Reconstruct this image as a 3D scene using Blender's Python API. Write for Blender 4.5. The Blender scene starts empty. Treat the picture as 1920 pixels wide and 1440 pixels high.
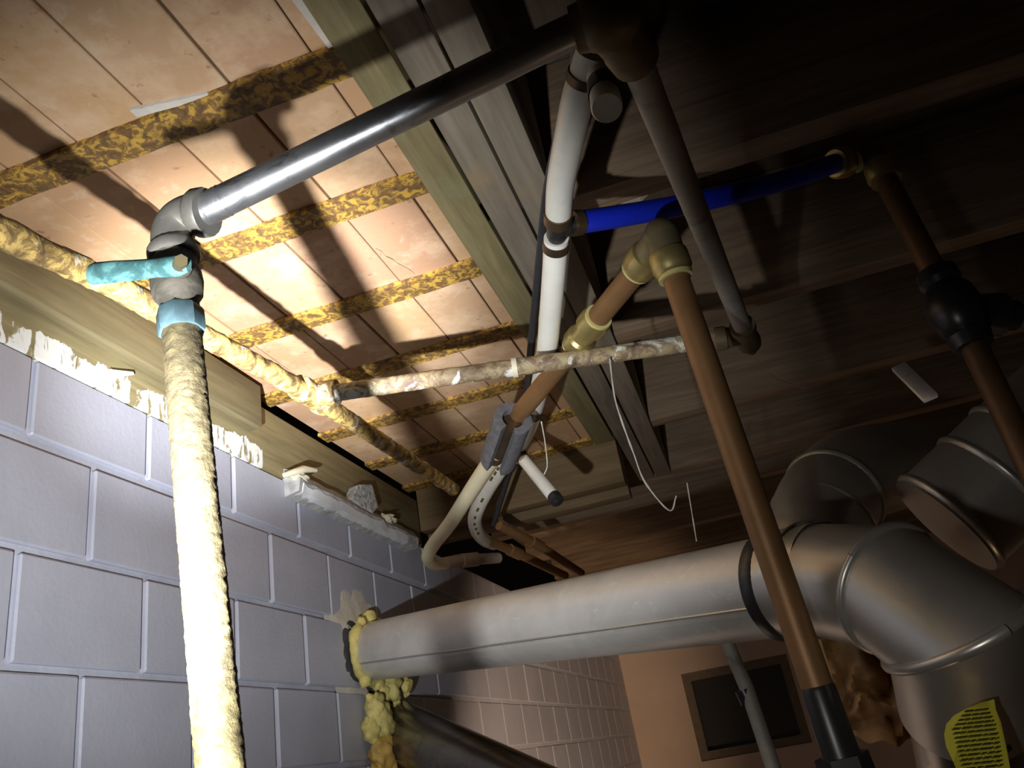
import bpy, bmesh, math, random
from mathutils import Vector, Matrix, noise
random.seed(7)
sc = bpy.context.scene
COL = sc.collection

# ---------------------------------------------------------------- camera
# calibration frame: x away from the block wall, y along it, z up (0 = top bed joint of the wall)
S = 0.58                 # calibration units -> metres
ZO = 1.95                # height of the top bed joint above the floor, metres
FPX = 1541.067           # focal length in pixels of the 1920x1440 frame
RC = Matrix(((0.94439347, 0.28545832, -0.1632009),
             (-0.2640327, 0.36251356, -0.89379564),
             (-0.19597886, 0.88718514, 0.41772577)))     # rows: camera right, down, forward
CC = Vector((1.17971414, -1.14156365, -0.69745908))
def W(p): return Vector((p[0] * S, p[1] * S, p[2] * S + ZO))
def ray(u, v): return RC.transposed() @ Vector(((u - 960) / FPX, (v - 720) / FPX, 1.0))
def on(u, v, ax, val):
    r = ray(u, v); return CC + r * ((val - CC[ax]) / r[ax])
def pd(u, v, d): return CC + ray(u, v) * d

cam_d = bpy.data.cameras.new('camera')
cam_d.sensor_fit = 'HORIZONTAL'; cam_d.sensor_width = 36.0
cam_d.lens = FPX * 36.0 / 1920.0
cam_d.clip_start = 0.01; cam_d.clip_end = 60
cam = bpy.data.objects.new('camera', cam_d); COL.objects.link(cam)
m = Matrix((RC[0], -RC[1], -RC[2])).transposed().to_4x4()
m.translation = W(CC)
cam.matrix_world = m
sc.camera = cam

# ---------------------------------------------------------------- world, light, exposure
wd = bpy.data.worlds.new('world'); sc.world = wd; wd.use_nodes = True
wd.node_tree.nodes['Background'].inputs[0].default_value = (0.10, 0.075, 0.055, 1)
wd.node_tree.nodes['Background'].inputs[1].default_value = 0.012
LP = Vector((0.85, -0.985, -0.86))                 # hand torch, low on the left of the camera
def spot(name, p, target, energy, col, size, blend, radius):
    l = bpy.data.lights.new(name, 'SPOT'); l.energy = energy; l.color = col
    l.spot_size = size; l.spot_blend = blend; l.shadow_soft_size = radius
    o = bpy.data.objects.new(name, l); COL.objects.link(o)
    o.location = W(p)
    o.rotation_euler = (W(target) - W(p)).to_track_quat('-Z', 'Y').to_euler()
    return o
spot('torch_spill_light', LP, Vector((0.33, 0.50, 0.16)), 46.0, (0.97, 0.98, 0.97), math.radians(72), 0.92, 0.008)
spot('torch_beam_light', LP, Vector((0.25, 0.50, 0.41)), 230.0, (0.96, 0.98, 1.0), math.radians(32), 1.0, 0.008)
def point(name, p, energy, col, radius):
    l = bpy.data.lights.new(name, 'POINT'); l.energy = energy; l.color = col; l.shadow_soft_size = radius
    o = bpy.data.objects.new(name, l); COL.objects.link(o); o.location = W(p); return o
point('room_bulb_light', (1.5, 1.3, -2.3), 1.1, (1.0, 0.66, 0.38), 0.05)
spot('elbow_fill_light', (0.95, -1.05, -0.80), Vector((1.45, 0.45, -0.80)), 3.8, (1.0, 0.97, 0.92), math.radians(76), 1.0, 0.012)  # unseen fill spot, added to brighten the duct elbow
spot('wall_fill_light', (1.9, 0.9, -2.6), Vector((0.0, 3.3, -1.35)), 150.0, (1.0, 0.70, 0.46), math.radians(56), 0.6, 0.03)  # unseen warm spot on the floor, added to brighten the far left wall
vs = sc.view_settings
vs.view_transform = 'Standard'; vs.look = 'None'; vs.gamma = 1.0; vs.use_curve_mapping = False
vs.exposure = 0.0

# ---------------------------------------------------------------- materials
def nodes(name):
    mt = bpy.data.materials.new(name); mt.use_nodes = True
    nt = mt.node_tree; return mt, nt, nt.nodes['Principled BSDF']
def N(nt, t, **kw):
    n = nt.nodes.new(t)
    for k, v in kw.items():
        if k in n.inputs: n.inputs[k].default_value = v
        else: setattr(n, k, v)
    return n
def ramp(nt, src, stops):
    r = nt.nodes.new('ShaderNodeValToRGB'); e = r.color_ramp.elements
    while len(e) < len(stops): e.new(0.5)
    for i, (p, c) in enumerate(stops):
        e[i].position = p; e[i].color = (*c, 1) if len(c) == 3 else c
    nt.links.new(src, r.inputs[0]); return r.outputs[0]
def coord(nt, scale=(1, 1, 1), kind='world'):
    if kind == 'world':
        g = nt.nodes.new('ShaderNodeNewGeometry'); src = g.outputs['Position']
    else:
        g = nt.nodes.new('ShaderNodeTexCoord'); src = g.outputs['Object']
    mp = nt.nodes.new('ShaderNodeMapping'); mp.inputs['Scale'].default_value = scale
    nt.links.new(src, mp.inputs[0]); return mp.outputs[0]
def nz(nt, vec, scale, detail=4, rough=0.55, dist=0.0):
    n = N(nt, 'ShaderNodeTexNoise'); n.inputs['Scale'].default_value = scale
    n.inputs['Detail'].default_value = detail; n.inputs['Roughness'].default_value = rough
    n.inputs['Distortion'].default_value = dist
    nt.links.new(vec, n.inputs['Vector']); return n.outputs[0]
def mix(nt, a, b, fac, mode='MIX'):
    mx = nt.nodes.new('ShaderNodeMix'); mx.data_type = 'RGBA'; mx.blend_type = mode
    for s, v in ((0, fac), (6, a), (7, b)):
        if isinstance(v, bpy.types.NodeSocket): nt.links.new(v, mx.inputs[s])
        elif s == 0: mx.inputs[0].default_value = v
        else: mx.inputs[s].default_value = (*v, 1)
    return mx.outputs[2]
def bump(nt, bs, h, strength, dist=0.002):
    b = nt.nodes.new('ShaderNodeBump'); b.inputs['Strength'].default_value = strength
    b.inputs['Distance'].default_value = dist
    nt.links.new(h, b.inputs['Height']); nt.links.new(b.outputs[0], bs.inputs['Normal'])
def math_n(nt, op, a, b):
    n = nt.nodes.new('ShaderNodeMath'); n.operation = op
    for i, v in enumerate((a, b)):
        if isinstance(v, bpy.types.NodeSocket): nt.links.new(v, n.inputs[i])
        else: n.inputs[i].default_value = v
    return n.outputs[0]
def plain(name, col, rough=0.5, metal=0.0, var=0.15, scale=30, bmp=0.0, bscale=120):
    mt, nt, bs = nodes(name)
    v = coord(nt)
    n = nz(nt, v, scale)
    lo = tuple(c * (1 - var) for c in col); hi = tuple(min(1, c * (1 + var)) for c in col)
    nt.links.new(ramp(nt, n, [(0.3, lo), (0.7, hi)]), bs.inputs['Base Color'])
    bs.inputs['Roughness'].default_value = rough; bs.inputs['Metallic'].default_value = metal
    if bmp: bump(nt, bs, nz(nt, v, bscale, 3), bmp)
    return mt
def wood(name, dark, light, axis, fine=1.0, rough=0.75, stain=None):
    mt, nt, bs = nodes(name)
    s = [90, 90, 90]; s[axis] = 5
    v = coord(nt, tuple(s))
    g = nz(nt, v, 1.0 * fine, 5, 0.6, 0.6)
    v2 = coord(nt, tuple((0.25 if i == axis else 1) * 14 for i in range(3)))
    big = nz(nt, v2, 1.0, 3)
    c = ramp(nt, g, [(0.28, dark), (0.72, light)])
    c = mix(nt, c, ramp(nt, big, [(0.35, (0.55, 0.55, 0.55)), (0.7, (1, 1, 1))]), 0.7, 'MULTIPLY')
    if stain:
        st = nz(nt, coord(nt), 9, 5, 0.6)
        c = mix(nt, c, stain, ramp(nt, st, [(0.55, (0, 0, 0)), (0.72, (0.8, 0.8, 0.8))]))
    nt.links.new(c, bs.inputs['Base Color']); bs.inputs['Roughness'].default_value = rough
    bs.inputs['Specular IOR Level'].default_value = 0.25
    bump(nt, bs, g, 0.35, 0.0012)
    return mt
def terracotta():
    mt, nt, bs = nodes('terracotta')
    oi = nt.nodes.new('ShaderNodeObjectInfo')
    v = coord(nt)
    base = ramp(nt, oi.outputs['Random'], [(0.0, (0.46, 0.275, 0.155)), (0.35, (0.54, 0.34, 0.18)), (0.7, (0.50, 0.325, 0.19)), (1.0, (0.44, 0.255, 0.155))])
    n1 = nz(nt, v, 12, 6, 0.65)
    c = mix(nt, base, (0.66, 0.47, 0.31), ramp(nt, n1, [(0.5, (0, 0, 0)), (0.68, (0.75, 0.75, 0.75))]))
    n2 = nz(nt, v, 26, 6, 0.7, 0.4)
    c = mix(nt, c, (0.62, 0.50, 0.36), ramp(nt, n2, [(0.56, (0, 0, 0)), (0.75, (0.7, 0.7, 0.7))]))
    n3 = nz(nt, v, 70, 3)
    c = mix(nt, c, (0.28, 0.12, 0.07), ramp(nt, n3, [(0.66, (0, 0, 0)), (0.76, (0.7, 0.7, 0.7))]))
    nt.links.new(c, bs.inputs['Base Color']); bs.inputs['Roughness'].default_value = 0.8
    bs.inputs['Specular IOR Level'].default_value = 0.3
    bump(nt, bs, nz(nt, v, 60, 6, 0.7), 0.35, 0.002)
    return mt
def rust(name, dark=(0.10, 0.055, 0.025), mid=(0.22, 0.12, 0.035), flake=(0.62, 0.36, 0.06), pale=None, scale=75, amount=0.5, bmp=0.7, pale_at=0.6, dist=0.5):
    mt, nt, bs = nodes(name)
    v = coord(nt)
    n = nz(nt, v, scale, 6, 0.66, dist)
    c = ramp(nt, n, [(0.33, dark), (amount - 0.03, mid), (amount + 0.03, flake), (0.78, tuple(min(1, q * 1.25) for q in flake))])
    b2 = nz(nt, v, scale * 0.22, 3)
    c = mix(nt, c, dark, ramp(nt, b2, [(0.55, (0, 0, 0)), (0.72, (0.7, 0.7, 0.7))]))
    if pale:
        p = nz(nt, v, scale * 0.45, 6, 0.7, 0.8)
        c = mix(nt, c, pale, ramp(nt, p, [(pale_at - 0.03, (0, 0, 0)), (pale_at + 0.03, (1, 1, 1))]))
    nt.links.new(c, bs.inputs['Base Color']); bs.inputs['Roughness'].default_value = 0.62
    bump(nt, bs, n, bmp, 0.003)
    return mt
def galv(name, a, b, streak=(0.16, 0.16, 0.17), rough=0.38, metal=0.85, sc_=14, cover=0.6):
    mt, nt, bs = nodes(name)
    v = coord(nt)
    n = nz(nt, v, sc_, 6, 0.7, 0.6)
    c = ramp(nt, n, [(0.3, a), (0.65, b)])
    s = nz(nt, coord(nt, (1.0, 3.0, 3.0)), 16, 6, 0.7, 1.0)
    c = mix(nt, c, streak, ramp(nt, s, [(cover - 0.04, (0, 0, 0)), (cover + 0.06, (0.85, 0.85, 0.85))]))
    nt.links.new(c, bs.inputs['Base Color']); bs.inputs['Metallic'].default_value = metal
    r = ramp(nt, n, [(0.3, (rough * 0.8,) * 3), (0.7, (rough * 1.35,) * 3)])
    nt.links.new(r, bs.inputs['Roughness'])
    bump(nt, bs, nz(nt, v, 90, 3), 0.06)
    return mt
def painted_block():
    mt, nt, bs = nodes('painted_block')
    v = coord(nt)
    c = ramp(nt, nz(nt, v, 7, 4), [(0.3, (0.375, 0.39, 0.475)), (0.7, (0.44, 0.455, 0.545))])
    chips = nz(nt, v, 55, 4, 0.6)
    c = mix(nt, c, (0.75, 0.75, 0.77), ramp(nt, chips, [(0.74, (0, 0, 0)), (0.78, (0.8, 0.8, 0.8))]))
    nt.links.new(c, bs.inputs['Base Color']); bs.inputs['Roughness'].default_value = 0.42
    h = math_n(nt, 'ADD', nz(nt, v, 130, 4, 0.6), math_n(nt, 'MULTIPLY', nz(nt, v, 22, 4), 0.8))
    bump(nt, bs, h, 0.22, 0.002)
    return mt
def rim_mat():
    # treated plank whose foot was smeared with white wall paint
    mt, nt, bs = nodes('treated_plank_paint_foot')
    v = coord(nt, (90, 5, 90))
    g = nz(nt, v, 1.0, 5, 0.6, 0.6)
    c = ramp(nt, g, [(0.28, (0.19, 0.155, 0.075)), (0.72, (0.34, 0.285, 0.15))])
    geo = nt.nodes.new('ShaderNodeNewGeometry'); sp = nt.nodes.new('ShaderNodeSeparateXYZ')
    nt.links.new(geo.outputs['Position'], sp.inputs[0])
    e = math_n(nt, 'MULTIPLY', nz(nt, coord(nt, (1, 1, 1)), 16, 6, 0.7), 0.05)
    lim = ZO + 0.185 * S
    t = math_n(nt, 'SUBTRACT', math_n(nt, 'SUBTRACT', sp.outputs[2], e), lim)
    # the smear stops at the concrete ledge further along the wall
    fade = math_n(nt, 'MULTIPLY', math_n(nt, 'GREATER_THAN', sp.outputs[1], 0.80 * S), 10.0)
    t = math_n(nt, 'ADD', t, fade)
    msk = math_n(nt, 'LESS_THAN', t, 0.0)
    holes = ramp(nt, nz(nt, coord(nt, (60, 60, 22)), 1.0, 4, 0.6, 0.5), [(0.52, (1, 1, 1)), (0.58, (0, 0, 0))])
    msk2 = math_n(nt, 'MULTIPLY', msk, holes)
    c = mix(nt, c, (0.80, 0.82, 0.80), msk2)
    nt.links.new(c, bs.inputs['Base Color']); bs.inputs['Roughness'].default_value = 0.6
    bump(nt, bs, g, 0.4, 0.0015)
    return mt
M = {}
M['terracotta'] = terracotta()
M['block'] = painted_block()
M['mortar'] = plain('painted_mortar', (0.44, 0.455, 0.54), 0.55, 0, 0.1, 20, 0.5, 60)
M['brick_mortar'] = plain('dark_brick_joint', (0.16, 0.10, 0.07), 0.9, 0, 0.3, 30)
M['pale_mortar'] = plain('pale_mortar', (0.62, 0.58, 0.52), 0.85, 0, 0.12, 25, 0.5, 90)
M['bar_rust'] = rust('rusted_bar', scale=85, amount=0.52, flake=(0.50, 0.30, 0.05), dist=0.9)
M['pipe_rust'] = rust('crusted_pipe', dark=(0.10, 0.06, 0.03), mid=(0.26, 0.17, 0.06), flake=(0.55, 0.38, 0.12), pale=(0.72, 0.72, 0.64), scale=70, amount=0.5, pale_at=0.60)
M['branch_rust'] = rust('peeling_pipe', dark=(0.09, 0.05, 0.035), mid=(0.24, 0.17, 0.10), flake=(0.34, 0.27, 0.15), pale=(0.70, 0.71, 0.65), scale=60, amount=0.52, pale_at=0.57)
M['riser'] = rust('riser_pipe', dark=(0.08, 0.062, 0.03), mid=(0.14, 0.11, 0.05), flake=(0.22, 0.175, 0.08), scale=150, amount=0.55, bmp=0.6, dist=0.2)
def riser_mat():
    # brown rust and crust, paled towards the floor to paint in the torch glare
    mt, nt, bs = nodes('riser_pipe')
    v = coord(nt)
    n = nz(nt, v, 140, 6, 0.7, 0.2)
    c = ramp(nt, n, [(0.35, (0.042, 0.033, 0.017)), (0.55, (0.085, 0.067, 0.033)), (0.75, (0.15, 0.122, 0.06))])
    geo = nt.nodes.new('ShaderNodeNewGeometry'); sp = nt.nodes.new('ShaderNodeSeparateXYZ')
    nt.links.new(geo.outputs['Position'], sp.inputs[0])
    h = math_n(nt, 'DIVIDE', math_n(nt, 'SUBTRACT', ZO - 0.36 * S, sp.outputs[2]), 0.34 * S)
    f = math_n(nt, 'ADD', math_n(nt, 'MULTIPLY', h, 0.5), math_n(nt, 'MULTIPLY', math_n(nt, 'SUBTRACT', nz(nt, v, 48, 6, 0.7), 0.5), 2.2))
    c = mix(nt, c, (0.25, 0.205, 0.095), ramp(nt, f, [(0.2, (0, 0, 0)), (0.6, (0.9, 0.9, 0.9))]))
    nt.links.new(c, bs.inputs['Base Color']); bs.inputs['Roughness'].default_value = 0.6
    bump(nt, bs, n, 0.6, 0.003)
    return mt
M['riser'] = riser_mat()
M['galv'] = galv('galvanised_pipe', (0.42, 0.43, 0.46), (0.62, 0.63, 0.67))
M['galv_dull'] = galv('dull_grey_pipe', (0.30, 0.285, 0.25), (0.42, 0.405, 0.36), streak=(0.24, 0.225, 0.19), rough=0.55, metal=0.3)
M['fitting'] = galv('cast_elbow', (0.20, 0.19, 0.17), (0.32, 0.31, 0.28), streak=(0.42, 0.42, 0.39), rough=0.5, metal=0.4, cover=0.66)
M['brown_cast'] = plain('brown_cast_fitting', (0.16, 0.115, 0.06), 0.6, 0.3, 0.3, 30, 0.3)
M['verdigris'] = rust('verdigris', dark=(0.05, 0.11, 0.12), mid=(0.07, 0.20, 0.21), flake=(0.16, 0.37, 0.37), scale=45, amount=0.5, bmp=0.2)
M['blue_nut'] = plain('blue_oxide_nut', (0.10, 0.17, 0.20), 0.4, 0.3, 0.5, 60)
M['valve'] = rust('valve_body', dark=(0.06, 0.055, 0.045), mid=(0.12, 0.11, 0.09), flake=(0.19, 0.17, 0.14), scale=40, amount=0.5, bmp=0.4)
M['duct'] = galv('duct_metal', (0.56, 0.54, 0.51), (0.70, 0.68, 0.645), streak=(0.76, 0.76, 0.76), rough=0.40, metal=0.40, sc_=9, cover=0.62)
M['duct_dark'] = galv('elbow_metal', (0.46, 0.44, 0.40), (0.54, 0.52, 0.48), streak=(0.48, 0.46, 0.43), rough=0.33, metal=0.72, sc_=6)
M['shiny'] = galv('shiny_dark_duct', (0.20, 0.18, 0.16), (0.30, 0.28, 0.26), streak=(0.15, 0.13, 0.12), rough=0.22, metal=0.9, sc_=8)
M['tape'] = plain('black_tape', (0.02, 0.02, 0.02), 0.35)
M['copper'] = plain('dull_copper', (0.27, 0.145, 0.06), 0.5, 0.4, 0.18, 18)
M['copper_dark'] = plain('dark_copper', (0.16, 0.085, 0.04), 0.5, 0.5, 0.25, 18)
M['brass'] = plain('brass', (0.46, 0.37, 0.15), 0.36, 0.75, 0.2, 20)
M['brass_dull'] = plain('dull_brass', (0.24, 0.20, 0.105), 0.5, 0.6, 0.2, 20)
M['collar'] = plain('yellow_collar', (0.62, 0.56, 0.24), 0.45, 0.1, 0.08)
M['pex'] = plain('white_pex', (0.80, 0.80, 0.74), 0.35, 0, 0.04, 60)
M['cream'] = plain('cream_pex', (0.74, 0.68, 0.47), 0.38, 0, 0.05, 30)
M['greypex'] = plain('printed_pex', (0.66, 0.65, 0.60), 0.4, 0, 0.06, 60)
M['blue'] = plain('blue_pex', (0.012, 0.03, 0.62), 0.32, 0, 0.04)
M['ring'] = plain('crimp_ring', (0.11, 0.075, 0.045), 0.4, 0.7, 0.2)
M['black'] = plain('black_plastic', (0.018, 0.018, 0.02), 0.32, 0, 0.1)
M['cable'] = plain('black_cable', (0.025, 0.025, 0.03), 0.4)
M['foam'] = plain('grey_foam', (0.13, 0.13, 0.145), 0.9, 0, 0.25, 120, 0.5, 300)
M['spray'] = plain('yellow_spray_foam', (0.58, 0.50, 0.17), 0.6, 0, 0.25, 40, 0.5, 70)
M['spray_old'] = plain('browned_spray_foam', (0.52, 0.34, 0.08), 0.6, 0, 0.4, 22, 0.5, 70)
M['soot'] = plain('dark_hole', (0.05, 0.05, 0.055), 0.9, 0, 0.4, 40, 0.6, 60)
M['concrete'] = plain('rough_concrete', (0.36, 0.36, 0.36), 0.9, 0, 0.3, 60, 1.0, 90)
M['concrete_paint'] = plain('painted_concrete', (0.62, 0.63, 0.66), 0.6, 0, 0.15, 12, 0.3, 60)
M['stone'] = plain('speckled_stone', (0.42, 0.43, 0.44), 0.9, 0, 0.6, 130, 1.0, 120)
M['caulk'] = plain('cream_caulk', (0.70, 0.66, 0.50), 0.55, 0, 0.1)
M['treated'] = wood('treated_wood', (0.20, 0.165, 0.08), (0.37, 0.31, 0.165), 1, stain=(0.22, 0.22, 0.12))
M['ledger'] = wood('ledger_wood', (0.18, 0.145, 0.075), (0.30, 0.25, 0.135), 1)
M['rim'] = rim_mat()
M['grey_wood'] = wood('weathered_wood', (0.20, 0.165, 0.125), (0.33, 0.28, 0.22), 1, stain=(0.26, 0.20, 0.12))
M['joist'] = wood('joist_wood', (0.165, 0.112, 0.07), (0.31, 0.22, 0.145), 0)
M['header'] = wood('header_wood', (0.15, 0.10, 0.05), (0.24, 0.165, 0.085), 0)
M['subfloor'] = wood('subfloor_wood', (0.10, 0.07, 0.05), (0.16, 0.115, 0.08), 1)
M['floor'] = plain('concrete_floor', (0.30, 0.28, 0.26), 0.85, 0, 0.2, 6)
M['wallfar'] = plain('far_wall_paint', (0.60, 0.46, 0.37), 0.7, 0, 0.06, 6, 0.2, 60)
M['frame'] = plain('brown_window_frame', (0.17, 0.13, 0.09), 0.7, 0, 0.15)
M['glass'] = plain('unlit_window_glass', (0.010, 0.007, 0.005), 0.5)
M['kraft'] = plain('kraft_facing', (0.50, 0.31, 0.14), 0.55, 0, 0.3, 10, 0.2, 30)
M['tag'] = plain('yellow_tag', (0.62, 0.55, 0.05), 0.5, 0, 0.06, 20)
M['ink'] = plain('tag_print', (0.10, 0.09, 0.015), 0.6)
M['web'] = plain('cobweb', (0.42, 0.39, 0.34), 0.9)
M['plenum'] = plain('brown_sheet_metal', (0.36, 0.27, 0.19), 0.5, 0.25, 0.08, 5)
M['paper'] = plain('torn_board', (0.55, 0.48, 0.37), 0.85, 0, 0.15, 30, 0.3)
M['chalk'] = plain('dusty_pipe', (0.40, 0.33, 0.27), 0.8, 0, 0.2, 30)
M['bulb'] = plain('bulb_socket', (0.6, 0.6, 0.58), 0.4)

# ---------------------------------------------------------------- mesh builders
class MB:
    def __init__(s): s.v = []; s.f = []
    def add(s, vs, fs):
        o = len(s.v); s.v += [W(p) for p in vs]; s.f += [tuple(i + o for i in f) for f in fs]
        return s
    def box(s, lo, hi):
        x0, y0, z0 = lo; x1, y1, z1 = hi
        return s.add([(x0, y0, z0), (x1, y0, z0), (x1, y1, z0), (x0, y1, z0), (x0, y0, z1), (x1, y0, z1), (x1, y1, z1), (x0, y1, z1)],
                     [(0, 3, 2, 1), (4, 5, 6, 7), (0, 1, 5, 4), (1, 2, 6, 5), (2, 3, 7, 6), (3, 0, 4, 7)])
    def hexa(s, p):
        return s.add(p, [(0, 3, 2, 1), (4, 5, 6, 7), (0, 1, 5, 4), (1, 2, 6, 5), (2, 3, 7, 6), (3, 0, 4, 7)])
    def tube(s, pts, r, n=16, cap=True, lump=0.0, lscale=40.0, flat=1.0, up=None):
        pts = [Vector(p) for p in pts]; k = len(pts)
        rr = list(r) if isinstance(r, (list, tuple)) else [r] * k
        tg = []
        for i in range(k):
            a = pts[max(0, i - 1)]; b = pts[min(k - 1, i + 1)]
            t = (b - a); tg.append(t.normalized() if t.length > 1e-9 else (tg[-1] if tg else Vector((0, 0, 1))))
        ref = Vector(up) if up else (Vector((0, 0, 1)) if abs(tg[0].z) < 0.9 else Vector((1, 0, 0)))
        u = tg[0].cross(ref).normalized()
        vs = []
        for i in range(k):
            u = (u - tg[i] * u.dot(tg[i])).normalized(); w = tg[i].cross(u)
            for j in range(n):
                a = 2 * math.pi * j / n
                d = u * math.cos(a) + w * math.sin(a) * flat
                q = rr[i]
                if lump:
                    q += lump * (noise.noise((pts[i] + d * rr[i]) * lscale) + 0.6 * noise.noise((pts[i] + d * rr[i]) * lscale * 2.7))
                vs.append(pts[i] + d * q)
        fs = []
        for i in range(k - 1):
            for j in range(n):
                a = i * n + j; b = i * n + (j + 1) % n
                fs.append((a, b, b + n, a + n))
        if cap:
            fs.append(tuple(range(n - 1, -1, -1))); fs.append(tuple((k - 1) * n + j for j in range(n)))
        return s.add(vs, fs)
    def lathe(s, p0, p1, prof, n=24, hexa=False):
        p0 = Vector(p0); p1 = Vector(p1); ax = (p1 - p0)
        t = ax.normalized(); ref = Vector((0, 0, 1)) if abs(t.z) < 0.9 else Vector((1, 0, 0))
        u = t.cross(ref).normalized(); w = t.cross(u)
        vs = []; fs = []
        for (h, r) in prof:
            for j in range(n):
                a = 2 * math.pi * (j + 0.5) / n
                vs.append(p0 + ax * h + (u * math.cos(a) + w * math.sin(a)) * r)
        k = len(prof)
        for i in range(k - 1):
            for j in range(n):
                a = i * n + j; b = i * n + (j + 1) % n
                fs.append((a, b, b + n, a + n))
        fs.append(tuple(range(n - 1, -1, -1))); fs.append(tuple((k - 1) * n + j for j in range(n)))
        return s.add(vs, fs)
    def blob(s, c, r, amp=0.3, sc_=3.0, seg=16, rings=10, seed=0):
        c = Vector(c); r = Vector(r) if not isinstance(r, (int, float)) else Vector((r, r, r))
        vs = []; fs = []
        for i in range(rings + 1):
            th = math.pi * i / rings
            for j in range(seg):
                ph = 2 * math.pi * j / seg
                d = Vector((math.sin(th) * math.cos(ph), math.sin(th) * math.sin(ph), math.cos(th)))
                q = 1 + amp * noise.noise(d * sc_ * 0.5 + Vector((seed * 3.1, seed * 1.7, seed)))
                vs.append(c + Vector((d.x * r.x, d.y * r.y, d.z * r.z)) * q)
        for i in range(rings):
            for j in range(seg):
                a = i * seg + j; b = i * seg + (j + 1) % seg
                fs.append((a, a + seg, b + seg, b))
        return s.add(vs, fs)
def link_mesh(name, me, loc, mat, parent=None):
    o = bpy.data.objects.new(name, me); COL.objects.link(o)
    if parent is not None:
        o.parent = parent; o.location = loc - world_loc(parent)
    else: o.location = loc
    if mat is not None and not me.materials: me.materials.append(mat)
    return o
WL = {}
def world_loc(o):
    p = Vector(o.location)
    while o.parent: o = o.parent; p += Vector(o.location)
    return p
def obj(name, mb, mat, parent=None, smooth=True, ang=40, bevel=0.0, base=False):
    xs = [p.x for p in mb.v]; ys = [p.y for p in mb.v]; zs = [p.z for p in mb.v]
    c = Vector(((min(xs) + max(xs)) / 2, (min(ys) + max(ys)) / 2, min(zs) if base else (min(zs) + max(zs)) / 2))
    me = bpy.data.meshes.new(name)
    me.from_pydata([tuple(p - c) for p in mb.v], [], mb.f); me.validate()
    bm = bmesh.new(); bm.from_mesh(me)
    bmesh.ops.remove_doubles(bm, verts=bm.verts, dist=1e-6)
    bmesh.ops.recalc_face_normals(bm, faces=bm.faces)
    if bevel:
        bmesh.ops.bevel(bm, geom=[e for e in bm.edges if len(e.link_faces) == 2 and e.calc_face_angle(0) > 0.6], offset=bevel * S, segments=2, affect='EDGES', profile=0.5)
    bm.to_mesh(me); bm.free()
    if smooth:
        me.shade_smooth(); me.set_sharp_from_angle(angle=math.radians(ang))
    return link_mesh(name, me, c, M[mat] if isinstance(mat, str) else mat, parent)
def tag(o, label, cat, group=None):
    o['label'] = label; o['category'] = cat
    if group: o['group'] = group
    return o
def struct(o, label=None):
    o['kind'] = 'structure'
    if label: o['label'] = label
    return o
def thing(name, label, cat, p, group=None):
    o = bpy.data.objects.new(name, None); COL.objects.link(o)
    o.empty_display_size = 0.02; o.location = W(p)
    return tag(o, label, cat, group)
def cat_rom(pts, k=8):
    pts = [Vector(p) for p in pts]; out = []
    P = [pts[0] * 2 - pts[1]] + pts + [pts[-1] * 2 - pts[-2]]
    for i in range(1, len(P) - 2):
        for j in range(k):
            t = j / k; a, b, c, d = P[i - 1], P[i], P[i + 1], P[i + 2]
            out.append(0.5 * ((2 * b) + (c - a) * t + (2 * a - 5 * b + 4 * c - d) * t * t + (3 * b - a - 3 * c + d) * t ** 3))
    out.append(pts[-1]); return out
def lin(a, b, k):
    a = Vector(a); b = Vector(b); return [a.lerp(b, i / k) for i in range(k + 1)]

CZ = 0.41                # underside of the bars and boards
FL = -ZO / S             # floor
YF = 6.6                 # far wall
# ---------------------------------------------------------------- the setting
struct(obj('floor', MB().box((-0.3, -4.0, FL - 0.1), (6.2, YF + 0.3, FL)), 'floor', smooth=False), 'grey concrete basement floor')
# block wall on the left
BW_, BH_ = 0.3273, 0.2032
WT = 0.172
wl = struct(obj('wall_left', MB().box((-0.30, -4.0, FL), (-0.012, YF, WT)), 'mortar', smooth=False), 'grey painted block wall')
def block_mesh(w, h, d, seed):
    bm = bmesh.new(); bmesh.ops.create_cube(bm, size=1.0)
    for v in bm.verts: v.co = Vector((v.co.x * d, v.co.y * w, v.co.z * h))
    bmesh.ops.bevel(bm, geom=list(bm.edges), offset=0.0022, segments=1, affect='EDGES')
    me = bpy.data.meshes.new('block'); bm.to_mesh(me); bm.free()
    me.materials.append(M['block']); return me
J = 0.0155
bfull = block_mesh((BW_ - J * 0.8) * S, (BH_ - J) * S, 0.05 * S, 1)
btop = block_mesh((BW_ - J * 0.8) * S, (WT - J) * S, 0.05 * S, 2)
DUCT0 = Vector((-0.02, 1.385, -0.286))
for r in range(-1, 7):
    zc = WT / 2 if r == -1 else -BH_ * (r + 0.5) - 0.004
    if r == -1: zc = (J * 0.5 + WT) / 2
    off = 0.0 if r % 2 else 0.5
    k0 = -7; k1 = 20
    for k in range(k0, k1):
        yc = (k + 0.5 + off) * BW_
        if yc + BW_ / 2 > YF: continue
        if abs(yc - DUCT0.y) < BW_ * 0.36 and abs(zc - DUCT0.z) < BH_ * 0.45: continue
        rr = random.Random(r * 100 + k)
        link_mesh('block', btop if r == -1 else bfull, W((-0.025 - (0.009 if yc > 2.2 else 0) + rr.uniform(-0.0012, 0.0012), yc + rr.uniform(-.002, .002), zc)), None, wl)
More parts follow.
